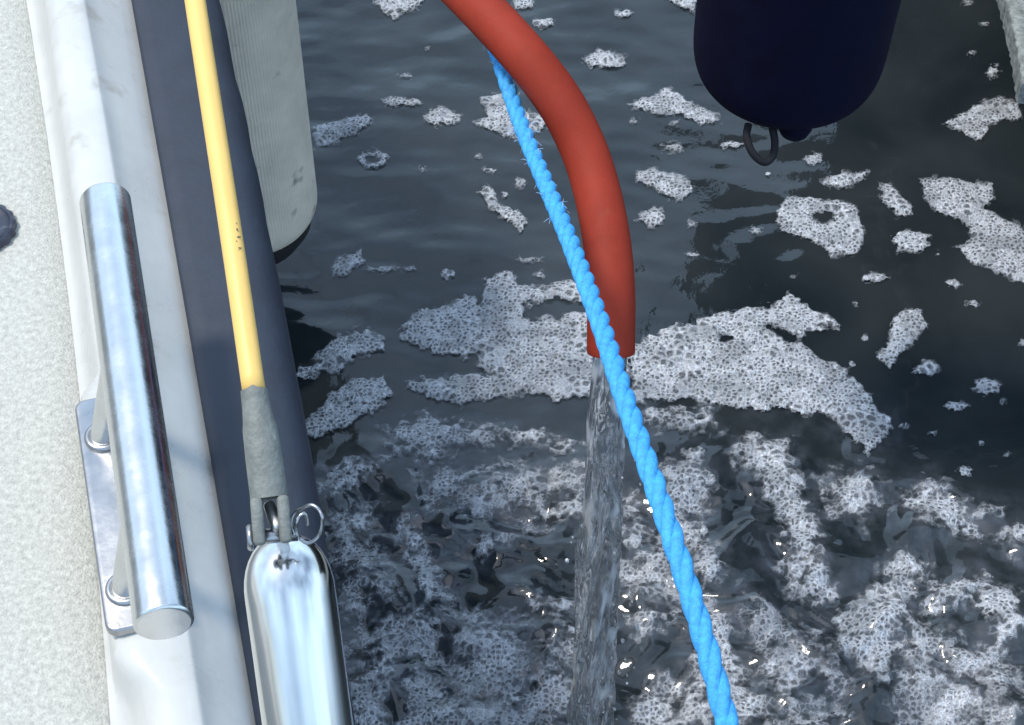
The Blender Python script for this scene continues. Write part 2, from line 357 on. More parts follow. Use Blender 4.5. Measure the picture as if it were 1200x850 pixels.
aer = sstep(-34, 6, near + 12 * gnoise(X / .05, Y / .05, 77)) * sstep(430, 560, PY) + .2 * churn_amount(X, Y) * sstep(.1, .5, gnoise(X / .09, Y / .07, 78) + .25)
fattr(water, 'aeration', np.clip(aer, 0, 1))

# ------------------------------------------------------------------ foam
def foam_mat():
    m = bpy.data.materials.new('bubble_foam'); m.use_nodes = True; n = m.node_tree.nodes; l = m.node_tree.links; b = n['Principled BSDF']
    t = n.new('ShaderNodeTexCoord'); rim = n.new('ShaderNodeAttribute'); rim.attribute_name = 'bubble_rim'; de = n.new('ShaderNodeAttribute'); de.attribute_name = 'cover'
    v = n.new('ShaderNodeTexVoronoi'); v.feature = 'DISTANCE_TO_EDGE'; v.inputs['Scale'].default_value = 290; l.new(t.outputs['Object'], v.inputs['Vector'])
    s = n.new('ShaderNodeMapRange'); s.inputs[1].default_value = .04; s.inputs[2].default_value = .30; s.inputs[3].default_value = 1; s.inputs[4].default_value = 0; l.new(v.outputs['Distance'], s.inputs[0])
    # cover = density * (base + rim)
    a1 = n.new('ShaderNodeMath'); a1.operation = 'MULTIPLY_ADD'; l.new(rim.outputs['Fac'], a1.inputs[0]); a1.inputs[1].default_value = .74; a1.inputs[2].default_value = .10
    a2 = n.new('ShaderNodeMath'); a2.operation = 'MULTIPLY_ADD'; l.new(s.outputs[0], a2.inputs[0]); a2.inputs[1].default_value = .26; l.new(a1.outputs[0], a2.inputs[2])
    a3 = n.new('ShaderNodeMath'); a3.operation = 'MULTIPLY'; a3.use_clamp = True; l.new(a2.outputs[0], a3.inputs[0]); l.new(de.outputs['Fac'], a3.inputs[1])
    l.new(a3.outputs[0], b.inputs['Alpha'])
    b.inputs['Base Color'].default_value = (.62, .64, .69, 1); b.inputs['Roughness'].default_value = .28
    bp = n.new('ShaderNodeBump'); bp.inputs['Strength'].default_value = .8; bp.inputs['Distance'].default_value = .002
    l.new(s.outputs[0], bp.inputs['Height']); l.new(bp.outputs['Normal'], b.inputs['Normal']); return m
M_FOAM = foam_mat()
GS = .00125
def foam(name, polys, holes, dens=1.0, ragged=5.0, lace=0.0, origin=None, thick=.003, seed=0, soft=0.0):
    a = np.array([p for q in polys for p in q], float)
    cs = [P(x, y, 0) for x in (a[:, 0].min() - 8, a[:, 0].max() + 8) for y in (a[:, 1].min() - 8, a[:, 1].max() + 8)]
    gx = np.arange(min(c.x for c in cs), max(c.x for c in cs), GS); gy = np.arange(min(c.y for c in cs), max(c.y for c in cs), GS)
    x, y = np.meshgrid(gx, gy); px, py = proj(x, y)
    sd = sd_union(px, py, polys) + ragged * (.7 * gnoise(x / .022, y / .022, 51 + seed) + .5 * gnoise(x / .009, y / .009, 52 + seed))
    for h in holes: sd = np.minimum(sd, -sdist(px, py, h) + 1.5 * gnoise(x / .01, y / .01, 53))
    if lace:
        ho = fbm(x / .05, y / .038, 4, 61 + seed, .6); sd = np.minimum(sd, 26 * (ho + 1.15 - lace))
    big = 1 + .9 * sstep(.05, .55, gnoise(x / .06, y / .05, 71))
    wxx, wyy = x + .0012 * gnoise(x / .006, y / .006, 81), y + .0012 * gnoise(x / .006, y / .006, 82)
    f1, f2, r1 = worley(wxx / .0056, wyy / .0056, 91 + seed); g1, g2, q1 = worley(wxx / .0105, wyy / .0105, 95 + seed)
    k = sstep(1.25, 1.6, big + .5 * gnoise(x / .02, y / .02, 73)); e = (f2 - f1) * (1 - k) + (g2 - g1) * k
    rn = r1 * (1 - k) + q1 * k; rim = 1 - sstep(.05, .50, e); rim = np.maximum(rim, .75 * sstep(.62, .9, rn)); sd = np.where(sd > rn * 4.8 - 2.4, np.maximum(sd, .3) + 1.5, -5.0) if not soft else sd
    dome = np.sqrt(np.maximum(0, .55 - np.minimum(f1, .74) ** 2)) * .0022 * (1 - k) + np.sqrt(np.maximum(0, .55 - np.minimum(g1, .74) ** 2)) * .0035 * k
    body = 1 - np.exp(-np.maximum(sd, 0) / 5)
    z = water_h(x, y) + .0006 + body * (thick + .0016 * fbm(x / .03, y / .03, 2, 66)) + dome * (.4 + .6 * body)
    dn = dens * sstep(-.5 - .3 * soft, 7.5 + soft, sd + (rn - .5) * soft * .8) * (.70 + .45 * sstep(-.5, .5, fbm(x / .04, y / .03, 3, 68)))
    keep = sd > -.4 - .4 * soft; i = np.arange(x.size).reshape(x.shape)
    c = keep[:-1, :-1] & keep[:-1, 1:] & keep[1:, 1:] & keep[1:, :-1]
    q = np.stack([i[:-1, :-1][c], i[:-1, 1:][c], i[1:, 1:][c], i[1:, :-1][c]], -1)
    used, inv = np.unique(q.ravel(), return_inverse=True)
    o = Vector((0, 0, 0)) if not origin else Vector((float(x.ravel()[used].mean()), float(y.ravel()[used].mean()), 0))
    co = np.stack([x.ravel()[used] - o.x, y.ravel()[used] - o.y, z.ravel()[used]], -1)
    me = bpy.data.meshes.new(name); me.vertices.add(len(used)); me.vertices.foreach_set('co', co.astype(np.float32).ravel())
    nf = len(q); me.loops.add(nf * 4); me.loops.foreach_set('vertex_index', inv.astype(np.int32).ravel())
    me.polygons.add(nf); me.polygons.foreach_set('loop_start', (np.arange(nf) * 4).astype(np.int32)); me.update(calc_edges=True)
    me.polygons.foreach_set('use_smooth', [True] * nf); me.materials.append(M_FOAM)
    ob = bpy.data.objects.new(name, me); COL.objects.link(ob); ob.location = o
    fattr(ob, 'bubble_rim', rim.ravel()[used]); fattr(ob, 'cover', np.clip(dn, 0, 1).ravel()[used]); return ob
for k, (polys, holes, label) in enumerate(PATCH):
    ob = foam('foam_raft', polys, holes, 1.0, 4.0, origin=True, seed=k * 5)
    tag(ob, label, 'foam', 'single rafts of foam floating on the calm water')
tag(foam('foam_flecks_and_glint', FLECK, [], 1.0, 3.5, seed=200), 'scattered tiny flecks of pale foam and one painted glint on the dark water', 'foam', kind='stuff')
tag(foam('foam_field', FIELD, FIELD_HOLES, 1.0, 8.0, lace=.10, thick=.004, seed=300), 'wide field of pale bubbly foam around the end of the red hose', 'foam', kind='stuff')
tag(foam('churned_foam', CHURN, [], 1.0, 15.0, lace=.30, thick=.004, seed=400, soft=9.0), 'torn bands of foam on the churned water beside the falling stream', 'foam', kind='stuff')
tag(foam('thin_foam', THIN, [], .85, 18.0, lace=.58, thick=.0015, seed=500, soft=14.0), 'thin grey veil of broken bubbles on the churned water', 'foam', kind='stuff')

# ------------------------------------------------------------------ the boat we stand on
def interp(tab, y):
    t = sorted(tab)
    if y <= t[0][0]: (a, b), (c, d) = t[0], t[1]
    elif y >= t[-1][0]: (a, b), (c, d) = t[-2], t[-1]
    else:
        for i in range(len(t) - 1):
            if t[i][0] <= y <= t[i + 1][0]: (a, b), (c, d) = t[i], t[i + 1]; break
    return b + (d - b) * (y - a) / (c - a)
T_NS = [(0, 30), (90, 44), (200, 62), (283, 75), (560, 101), (740, 121), (850, 131)]
T_TI = [(0, 60), (100, 71), (215, 88), (500, 131), (780, 174), (850, 185)]
T_TO = [(0, 102), (90, 116), (215, 138), (500, 185), (783, 230), (850, 240)]
T_RL = [(0, 153), (283, 201), (566, 251), (850, 297)]
T_RR = [(0, 259), (283, 320), (430, 347), (566, 370), (680, 390), (850, 417)]
ZD, ZT, ZR = .660, .700, .672          # deck, toe rail top, rubber top
STN = [-420, -300, -200, -120] + list(range(-60, 931, 30)) + [1010, 1100, 1200, 1320]
def line(tab, z, sm=True):              # a deck line in the world, smoothed so that it runs fair
    pts = np.array([tuple(P(interp(tab, y), y, z)) for y in STN]); c = np.polyfit(pts[:, 1], pts[:, 0], 3)
    return [Vector((float(np.polyval(c, v[1])), v[1], z)) for v in pts]
YS = None
def fair(tab, z):                       # the same, as function x(y)
    pts = np.array([tuple(P(interp(tab, y), y, z)) for y in range(0, 851, 25)]); c = np.polyfit(pts[:, 1], pts[:, 0], 2)
    return lambda y: float(np.polyval(c, y))
f_ns, f_ti, f_to, f_rl, f_rr = fair(T_NS, ZD), fair(T_TI, ZT), fair(T_TO, ZT), fair(T_RL, ZR), fair(T_RR, ZR - .012)
YST = list(np.arange(-.55, 2.6, .03))
def loft(sections):                     # list of rings/lines of equal length
    n = len(sections[0]); V = [p for s in sections for p in s]
    Fc = [(i * n + k, i * n + k + 1, (i + 1) * n + k + 1, (i + 1) * n + k) for i in range(len(sections) - 1) for k in range(n - 1)]
    return V, Fc
boat = empty('sailing_boat', (-1.2, 1.0, 0), 'white boat side deck with toe rail and dark rubber strake along the left', 'boat')
# the toe rail widens inboard where the cleat stands
ZB = .812
u1, v1 = P(86, 470, ZT + .008), P(124, 742, ZT + .008)
def widen(y):
    y0, y1 = v1.y, u1.y
    w_ = float(sstep(y0 - .040, y0 - .006, np.array(y)) * sstep(y1 + .045, y1 + .010, np.array(y)))
    xl = u1.x + (v1.x - u1.x) * (y - u1.y) / (v1.y - u1.y) + .004
    return w_, xl
def g_ns(y): w_, xl = widen(y); return f_ns(y) * (1 - w_) + min(f_ns(y), xl - .003) * w_
def g_ti(y): w_, xl = widen(y); return f_ti(y) * (1 - w_) + min(f_ti(y), xl) * w_
YST = sorted(YST + list(np.arange(v1.y - .05, u1.y + .06, .006)))
# non-skid deck panel, its edge 1.5 mm proud
secs = [[Vector((-2.4, y, ZD + .0)), Vector((-1.0, y, ZD)), Vector((g_ns(y) - .03, y, ZD + .0005)), Vector((g_ns(y) - .002, y, ZD + .0008)), Vector((g_ns(y), y, ZD - .0012))] for y in YST]
mesh_obj('deck_panel', *loft(secs), M_NONSKID, boat)
# toe rail: cove, top, sloping outer face down to the rubber
def rnd(y, s): return float(gnoise(np.array([y * 9.0]), np.array([s * 3.7]), 5)[0])
secs = []
for y in YST:
    a, b, c, d = g_ns(y), g_ti(y), f_to(y), f_rl(y)
    L = [(a - .006, ZD - .0014), (a + .004, ZD - .001)]
    for k in range(1, 6):
        t = k / 6; L.append((a + (b - a) * (.25 + .75 * t), ZD + (ZT - ZD - .004) * (t * t * (3 - 2 * t)) ))
    L += [(b + .003, ZT - .001), (b + (c - b) * .3, ZT + .0002), (b + (c - b) * .7, ZT), (c - .003, ZT - .001), (c - .0006, ZT - .003), (c + .001, ZT - .006)]
    for k in range(1, 5): L.append((c + .001 + (d + .003 - c) * k / 4, ZT - .006 - (ZT - .006 - ZR + .014) * k / 4))
    secs.append([Vector((p, y, z + .0005 * rnd(y, i))) for i, (p, z) in enumerate(L)])
mesh_obj('toe_rail', *loft(secs), M_GEL, boat)
# pad under the cleat (built below), rubber strake and hull side
secs = []
for y in YST:
    l_, r_ = f_rl(y), f_rr(y); wd = r_ - l_; nick = .0035 * max(0, rnd(y * 3.1, 31)) if y > 1.0 else .0006 * rnd(y, 3)
    L = [(l_, ZR - .02), (l_ + .0015, ZR - .002), (l_ + .004, ZR)] + [(l_ + wd * t, ZR + .001 * math.sin(3 * t)) for t in (.2, .4, .55)]
    for k in range(0, 9):
        th = math.pi / 2 - k / 8 * math.pi; L.append((l_ + wd * .66 + (wd * .34 - nick) * math.cos(th), ZR - .024 + .024 * math.sin(th)))
    L += [(l_ + wd * .3, ZR - .05)]
    secs.append([Vector((p, y, z)) for p, z in L])
mesh_obj('rubber_strake', *loft(secs), M_RUBBER, boat)
secs = [[Vector((f_rl(y) + (f_rr(y) - f_rl(y)) * .35, y, ZR - .03)), Vector((f_rl(y) - .01, y, .35)), Vector((f_rl(y) - .05, y, 0)), Vector((f_rl(y) - .2, y, -.3))] for y in YST]
mesh_obj('hull_side', *loft(secs), M_HULL, boat)

# unseen cabin side further inboard, added to give the steel a taupe reflection
secs = [[Vector((-.98, y, ZD - .004)), Vector((-1.00, y, ZD + .10)), Vector((-1.10, y, ZD + .40)), Vector((-1.16, y, ZD + .44)), Vector((-2.0, y, ZD + .50))] for y in YST[::3]]
mesh_obj('unseen_cabin_side', *loft(secs), mat('unseen_cabin_paint', (.42, .39, .35), .4, var=.06), boat)
# mooring cleat: bar on two posts on a plate
ZB = .812
ba, bb = P(125, 248, ZB), P(191, 722, ZB); ax = (bb - ba).normalized(); side = ax.cross(Vector((0, 0, 1))).normalized()
RB = .0178
def bar_geo(a, b, r, bev=.003, seg=48, n=12):
    d = (b - a).normalized(); L = (b - a).length; st = []
    for k in range(6): th = k / 5 * math.pi / 2; st.append((bev * (1 - math.cos(th)), r - bev * (1 - math.sin(th))))
    st2 = [(L - s, q) for s, q in reversed(st)]; allst = st + [(L * k / n, r) for k in range(1, n)] + st2
    return tube_geo([a + d * s for s, q in allst], [q for s, q in allst], seg)
# posts: foot on the plate, head in the bar
ft1, ft2 = P(122, 512, ZT + .008), P(148, 690, ZT + .008)
def closest(p): return ba + ax * (p - ba).dot(ax)
hd1, hd2 = P(144, 372, ZB), P(168, 552, ZB)
cleat = mesh_obj('mooring_cleat', *bar_geo(ba - ax * .012, bb + ax * .006, RB, .0025), M_STEEL, boat)
cleat['label'] = 'stainless steel mooring cleat bar on two posts'; flat_ends(cleat, 50)
for f, h in ((ft1, hd1), (ft2, hd2)):
    d = (h - f).normalized()
    po = mesh_obj('post', *tube_geo([f - d * .004, f + d * .001, f + d * .05, h], [.0105, .0098, .0095, .0095], 28), M_STEEL, cleat)
    ring = [f + Vector((math.cos(t) * .0112, math.sin(t) * .0112, .0008)) for t in np.linspace(0, 2 * math.pi, 33)]
    mesh_obj('weld_ring', *tube_geo(ring, .0026, 12, (False, False)), M_STEEL_S, cleat)
pax = (ft2 - ft1).normalized(); psd = Vector((0, 0, 1)).cross(pax).normalized()
if psd.x < 0: psd = -psd
pc = (ft1 + ft2) / 2 + psd * .006; pl, pw, pr = .092, .0235, .012
def rrect(c, u, v, hl, hw, r, z, n=6):
    out = []
    for (su, sv, a0) in ((1, 1, 0), (-1, 1, 90), (-1, -1, 180), (1, -1, 270)):
        for k in range(n + 1):
            th = math.radians(a0 + 90 * k / n); p = c + u * (su * (hl - r) + r * math.cos(th)) + v * (sv * (hw - r) + r * math.sin(th)); out.append(Vector((p.x, p.y, z)))
    return out
u1, v1 = P(86, 470, ZT + .008), P(124, 742, ZT + .008)
pl_dir = (v1 - u1).normalized(); p_sd = Vector((-pl_dir.y, pl_dir.x, 0)); p_sd = p_sd if p_sd.x > 0 else -p_sd
pcen = (u1 + v1) / 2 + p_sd * .026; hl = (v1 - u1).length / 2
base = mesh_obj('base_plate', *slab_geo(rrect(pcen, pl_dir, p_sd, hl, .026, .008, ZT + .0012), .0068, (0, 0, 1), .0022), M_STEEL_S, cleat); flat_ends(base, 60)
# filler cap at the left edge
cc = P(-21, 270, ZD + .002); R1 = .028
V = []; Fc = []; n = 64
prof = [(R1, 0), (R1, .004), (R1 - .0015, .0058), (R1 - .0045, .0062), (R1 - .006, .0045), (R1 - .012, .0038), (.001, .0036)]
for (r, z) in prof:
    for k in range(n):
        t = 2 * math.pi * k / n; rr = r - (.0012 if (k % 4 < 2 and r > R1 - .002) else 0); V.append(cc + Vector((rr * math.cos(t), rr * math.sin(t), z)))
for i in range(len(prof) - 1):
    for k in range(n): Fc.append((i * n + k, i * n + (k + 1) % n, (i + 1) * n + (k + 1) % n, (i + 1) * n + k))
fc = mesh_obj('filler_cap', V, Fc, M_CAP, boat); fc['label'] = 'dark round filler cap set in the pale deck'; flat_ends(fc, 50)
kb = cc + Vector((0, 0, .005)); mesh_obj('cap_slot', *box_geo(kb, (1, .3, 0), (-.3, 1, 0), (0, 0, 1), .022, .005, .004, .001), M_CAP, fc)

# stanchion with domed head, leaning aft and down to the deck behind the frame
RS = .0127
s_pts = smooth_path([tuple(D(340, 694, .525)), tuple(D(347, 745, .526)), tuple(D(361, 850, .530)), tuple(D(382.5, 1010, .538)), tuple(D(408, 1200, .555)), (-.03, .12, .95), (f_to(.03) - .03, .03, ZT)], 10)
s_pts = [Vector(p) for p in s_pts]; d0 = (s_pts[0] - s_pts[1]).normalized()
dome = [(math.sin(t) , math.cos(t)) for t in np.linspace(math.pi / 2, .12, 9)]
pts = [s_pts[0] + d0 * (.0165 * s) for s, c in dome]; rad = [RS * (c if False else math.cos(math.asin(min(1, s))) ) for s, c in dome]
rad = [max(.0016, RS * math.sqrt(max(0, 1 - s * s)) ** .85) for s, c in dome]
stan = mesh_obj('stanchion', *tube_geo(pts + s_pts[1:], rad + [RS] * (len(s_pts) - 1), 48), M_STEEL_P, boat)
stan['label'] = 'polished steel stanchion with a domed head'
tip = pts[0]
eye_up = D(318, 599, .505); eye_dn = pts[0] - d0 * .004; view = (Vector((0, 0, CAMZ)) - eye_up).normalized(); ed = (eye_up - eye_dn).normalized()
esd = ed.cross(view).normalized(); enm = esd.cross(ed).normalized()
mesh_obj('eye_tab', *box_geo((eye_up + eye_dn) / 2 + enm * .0008, esd, ed, enm, .0033, (eye_up - eye_dn).length, .0092, .0013), M_PIN, stan)
mesh_obj('foot_flange', *tube_geo([Vector((f_to(.03) - .03, .03, ZT - .002)), Vector((f_to(.03) - .03, .03, ZT + .006))], .03, 32), M_STEEL_S, stan)

# ------------------------------------------------------------------ lifeline: yellow cover, grey fork terminal, pin and split ring
ll = empty('lifeline', D(318, 640, .506), 'yellow covered lifeline with grey fork end pinned to the steel stanchion', 'lifeline')
yp = [tuple(D(297.7, 459, .507)), tuple(D(272, 283, .525)), tuple(D(228.5, 0, .565)), tuple(D(180, -320, .615)), tuple(D(60, -1300, .85)), (-.62, 3.6, 1.36)]
cov = mesh_obj('yellow_cover', *tube_geo(smooth_path(yp, 10), .00315, 20), M_YELLOW, ll)
gp = [((297.6, 457), 15.6), ((298.4, 464), 16), ((300.5, 478), 16.6), ((303, 494), 18.5), ((304.5, 502), 20.3), ((309, 535), 21.5), ((313.5, 568), 22), ((315.5, 584), 22)]
gd = lambda y: .507 - (y - 457) * .00003
gpts = [D(x, y, gd(y)) for (x, y), r in gp]; grad = [r * gd(p[1]) / F for p, r in gp]
gv, gf = tube_geo([gpts[0]] + gpts, [grad[0] * .8] + grad, 28, up=(0, 0, 1))
term = mesh_obj('fork_terminal', gv, gf, M_GREY, ll); flat_ends(term, 60)
fk_a = D(315.5, 582, gd(582)); fk_b = D(320, 638, .502); fd = (fk_b - fk_a).normalized(); fs = fd.cross(view).normalized()
if fs.x < 0: fs = -fs
fn = fs.cross(fd).normalized(); Lk = (fk_b - fk_a).length
for sg in (-1, 1):
    c = (fk_a + fk_b) / 2 + fs * (sg * .0035)
    V, Fc = box_geo(c, fs, fd, fn, .0033, Lk, .0100, .0012)
    mesh_obj('jaw', V, Fc, M_GREY, term)
pin_c = D(319, 628, .506)
mesh_obj('clevis_pin', *join(tube_geo([pin_c - fs * .0066, pin_c + fs * .0068], .0021, 16), tube_geo([pin_c - fs * .0068, pin_c - fs * .0062, pin_c - fs * .0052], [.0030, .0036, .0036], 20)), M_STEEL_S, ll)
rc = [(345, 628), (341, 612), (346, 601), (355, 596), (365, 592), (374, 598), (378, 610), (376, 624), (368, 634), (358, 636), (350, 628), (347, 616), (350, 606), (357, 602), (360, 608), (361, 616)]
rp = smooth_path([tuple(D(x, y, .503 + .0012 * math.sin(i * .9) + (.006 if 7 <= i <= 10 else 0))) for i, (x, y) in enumerate(rc)], 6)
mesh_obj('split_ring', *tube_geo(rp, .00052, 10), M_STEEL_S, ll)
# small worn print on the yellow cover
mv = []; mf = []
for (x, y, a, b) in ((276, 262, 2.2, 1.0), (278, 270, 1.4, 2.6), (280, 278, 2.6, 1.3), (277, 284, 1.2, 2.2), (281, 291, 2.6, 1.2), (279.5, 294, 1.0, 1.6)):
    o = len(mv); dd = .5230
    cen = D(x, y, interp([(0, .565), (283, .525), (455, .507)], y)); vw = (Vector((0, 0, CAMZ)) - cen).normalized()
    for t in range(8):
        th = t * math.pi / 4; q = D(x + a * math.cos(th), y + b * math.sin(th), interp([(0, .565), (283, .525), (455, .507)], y)); 
        # push onto the round cover's surface
        lat = (q - cen).length * .2
        mv.append(q + vw * (.00325 - abs(lat) * .3))
    mf.append(tuple(range(o, o + 8)))
mesh_obj('printed_marks', mv, mf, M_PRINT, ll)

# ------------------------------------------------------------------ red hose
hp = [(-.50, 1.72, .70), (-.42, 1.64, .712), tuple(D(425, -118, 1.66)), tuple(D(502, -50, 1.55)), tuple(D(554, 0, 1.495)), tuple(D(610, 60, 1.465)), tuple(D(653, 115, 1.46)), tuple(D(681, 168, 1.46)), tuple(D(699, 222, 1.45)), tuple(D(711, 283, 1.43)), tuple(D(716, 345, 1.42)), tuple(D(716, 412, 1.43))]
hpath = [Vector(p) for p in smooth_path(hp, 9)]
RH = .0184
V, Fc = tube_geo(hpath, RH, 36, (True, False)); n = 36; o = len(V) - n
fr = frames(hpath); p, t, a, b = fr[-1]
for (rr, ins) in ((RH * .96, -.0015), (RH * .76, -.0012), (RH * .74, .03)):
    for k in range(n):
        th = 2 * math.pi * k / n; V.append(p - t * ins + a * (math.cos(th) * rr) + b * (math.sin(th) * rr))
for j in range(3):
    for k in range(n): Fc.append((o + j * n + k, o + j * n + (k + 1) % n, o + (j + 1) * n + (k + 1) % n, o + (j + 1) * n + k))
hose = mesh_obj('discharge_hose', V, Fc, M_HOSE, origin=tuple(hpath[-1])); flat_ends(hose, 60)
tag(hose, 'thick red rubber hose arching down and pouring out water', 'hose')

# ------------------------------------------------------------------ falling water
def stream_mat():
    m = bpy.data.materials.new('falling_water'); m.use_nodes = True; n = m.node_tree.nodes; l = m.node_tree.links; b = n['Principled BSDF']
    b.inputs['Transmission Weight'].default_value = 1; b.inputs['IOR'].default_value = 1.333; b.inputs['Roughness'].default_value = .02
    b.inputs['Base Color'].default_value = (.95, .96, .97, 1)
    df = n.new('ShaderNodeBsdfPrincipled'); df.inputs['Base Color'].default_value = (.75, .77, .80, 1); df.inputs['Roughness'].default_value = .15  # diffuse white for aerated water, also painted in for small highlights
    t = n.new('ShaderNodeTexCoord'); mp = n.new('ShaderNodeMapping'); mp.inputs['Scale'].default_value = (1, 1, .30); l.new(t.outputs['Object'], mp.inputs['Vector'])
    nz_ = n.new('ShaderNodeTexNoise'); nz_.inputs['Scale'].default_value = 70; nz_.inputs['Detail'].default_value = 1; nz_.inputs['Roughness'].default_value = .5; l.new(mp.outputs[0], nz_.inputs['Vector'])
    r = n.new('ShaderNodeMapRange'); r.inputs[1].default_value = .55; r.inputs[2].default_value = .72; r.inputs[3].default_value = .05; r.inputs[4].default_value = .70; l.new(nz_.outputs['Fac'], r.inputs[0])
    mxs = n.new('ShaderNodeMixShader'); l.new(r.outputs[0], mxs.inputs[0]); l.new(b.outputs[0], mxs.inputs[1]); l.new(df.outputs[0], mxs.inputs[2]); l.new(mxs.outputs[0], n['Material Output'].inputs['Surface'])
    bp = n.new('ShaderNodeBump'); bp.inputs['Strength'].default_value = .25; bp.inputs['Distance'].default_value = .003; l.new(nz_.outputs['Fac'], bp.inputs['Height']); l.new(bp.outputs['Normal'], b.inputs['Normal']); l.new(bp.outputs['Normal'], df.inputs['Normal']); return m
h0 = hpath[-1] - fr[-1][1] * .004; t0 = fr[-1][1]
tgt = IMP
N = 260; SG = 96; sp = []
for k in range(N + 1):
    q = h0.lerp(Vector((tgt.x, tgt.y, -.03)), k / N); sp.append(q)
I_, TH_ = np.meshgrid(np.arange(N + 1), np.arange(SG) * 2 * math.pi / SG, indexing='ij')
SX, SY = np.cos(TH_ + I_ * .012), np.sin(TH_ + I_ * .012); AMP = .05 + .45 * np.minimum(1, I_ / N * 2.2)
WOB = 1 + AMP * (.50 * gnoise(SX * 1.4 + 5, SY * 1.4 + I_ * .025, 11) + .45 * gnoise(SX * 2.6 + 9, SY * 2.6 + I_ * .055, 12) + .22 * gnoise(SX * 4.5 + 2, SY * 4.5 + I_ * .11, 13))
def swob(i, th): return float(WOB[i, int(round(th * SG / (2 * math.pi))) % SG])
sr = [RH * .74 * (1 if k < 8 else 1 + .44 * min(1, (k - 8) / 140)) for k in range(N + 1)]
stream = mesh_obj('water_stream', *tube_geo(sp, sr, SG, (True, True), swob, up=(1, 0, 0)), stream_mat(), origin=(IMP.x, IMP.y, 0))
tag(stream, 'clear rippling stream of water falling from the red hose', 'water stream')
# droplets thrown off the stream
dv = []; df_ = []
for k in range(90):
    s = random.random() ** .6; q = h0.lerp(Vector((tgt.x, tgt.y, .01)), s); r = .024 + abs(random.gauss(0, .022)) * s; th = random.uniform(0, 6.283)
    c = q + Vector((math.cos(th) * r, math.sin(th) * r, random.uniform(-.01, .03))); rr = random.uniform(.0007, .0022)
    bm = bmesh.new(); bmesh.ops.create_icosphere(bm, subdivisions=1, radius=rr); bm.verts.index_update(); o = len(dv)
    dv += [c + Vector((v.co.x, v.co.y, v.co.z * 1.5)) for v in bm.verts]; df_ += [tuple(v.index + o for v in f.verts) for f in bm.faces]; bm.free()
dr = mesh_obj('spray_drops', dv, df_, stream.data.materials[0], stream); dr['kind'] = 'stuff'

# ------------------------------------------------------------------ blue rope, three strands
rp = [tuple(D(455, -95, 1.66)), tuple(D(515, -38, 1.575)), tuple(D(553, 8, 1.535)), tuple(D(579, 55, 1.515)), tuple(D(594, 98, 1.49)), tuple(D(612, 150, 1.435)), tuple(D(640, 217, 1.355)), tuple(D(668, 284, 1.275)), tuple(D(701, 372, 1.185)), tuple(D(733, 470, 1.105)), tuple(D(772, 583, 1.045)),
      tuple(D(814, 712, 1.005)), tuple(D(851, 845, .975)), tuple(D(880, 990, .945)), tuple(D(880, 1200, .92)), (.02, .36, .70), (-.20, .30, .715), (-.34, .30, .708)]
rpath = smooth_path(rp, 26); rpath = [Vector(p) for p in rpath]
ln = [0.0]
for i in range(1, len(rpath)): ln.append(ln[-1] + (rpath[i] - rpath[i - 1]).length)
NR = 900; res = []; j = 0
for k in range(NR + 1):
    s = ln[-1] * k / NR
    while j < len(ln) - 2 and ln[j + 1] < s: j += 1
    res.append(rpath[j].lerp(rpath[j + 1], (s - ln[j]) / max(1e-9, ln[j + 1] - ln[j])))
fr_r = frames(res); RR = .0066; PITCH = .054
rope = empty('blue_rope', tuple(res[-1]), 'bright blue twisted rope running diagonally in front of the red hose', 'rope')
for sidx in range(3):
    sp_ = []
    for k, (p, t, a, b) in enumerate(fr_r):
        th = 2 * math.pi * (ln[-1] * k / NR) / PITCH + sidx * 2 * math.pi / 3
        sp_.append(p + a * (math.cos(th) * RR * .40) + b * (math.sin(th) * RR * .40))
    V, Fc = tube_geo(sp_, RR * .60, 16)
    mesh_obj('strand', V, Fc, M_ROPE, rope)
fv = []; ff = []
for k in range(46):
    u = random.uniform(.12, .30) if k > 9 else random.uniform(.205, .225)
    p, t, a, b = fr_r[int(u * NR)]; th = random.uniform(0, 6.283); q = p + (a * math.cos(th) + b * math.sin(th)) * RR * .9
    dirv = (t * random.uniform(-1, 1) + (a * math.cos(th) + b * math.sin(th)) * random.uniform(.3, .9)).normalized(); L = random.uniform(.003, .011)
    g = tube_geo([q, q + dirv * L * .5 + Vector((0, 0, random.uniform(-.001, .001))), q + dirv * L + t * .002], [.00022, .0002, .0001], 5); fv, ff = join((fv, ff), g)
fo = mesh_obj('loose_fibres', fv, ff, M_FRAY, rope); fo['kind'] = 'stuff'

# ------------------------------------------------------------------ fenders
def lathe(prof, c, axis_, seg=72, ref=(1, 0, 0)):
    ax_ = Vector(axis_).normalized(); a = Vector(ref); a = (a - ax_ * a.dot(ax_)).normalized(); b = ax_.cross(a); V = []; Fc = []
    for r, h in prof:
        for k in range(seg): th = 2 * math.pi * k / seg; V.append(Vector(c) + ax_ * h + (a * math.cos(th) + b * math.sin(th)) * r)
    for i in range(len(prof) - 1):
        for k in range(seg): Fc.append((i * seg + k, i * seg + (k + 1) % seg, (i + 1) * seg + (k + 1) % seg, (i + 1) * seg + k))
    return V, Fc
def add_uv(ob, seg, nrow):
    uv = ob.data.uv_layers.new(name='UVMap')
    for p in ob.data.polygons:
        ks = [ob.data.loops[i].vertex_index % seg for i in p.loop_indices]
        for i, k in zip(p.loop_indices, ks):
            kk = k + seg if (max(ks) - min(ks) > seg / 2 and k < seg / 2) else k
            uv.data[i].uv = (kk / seg, (ob.data.loops[i].vertex_index // seg) / nrow)
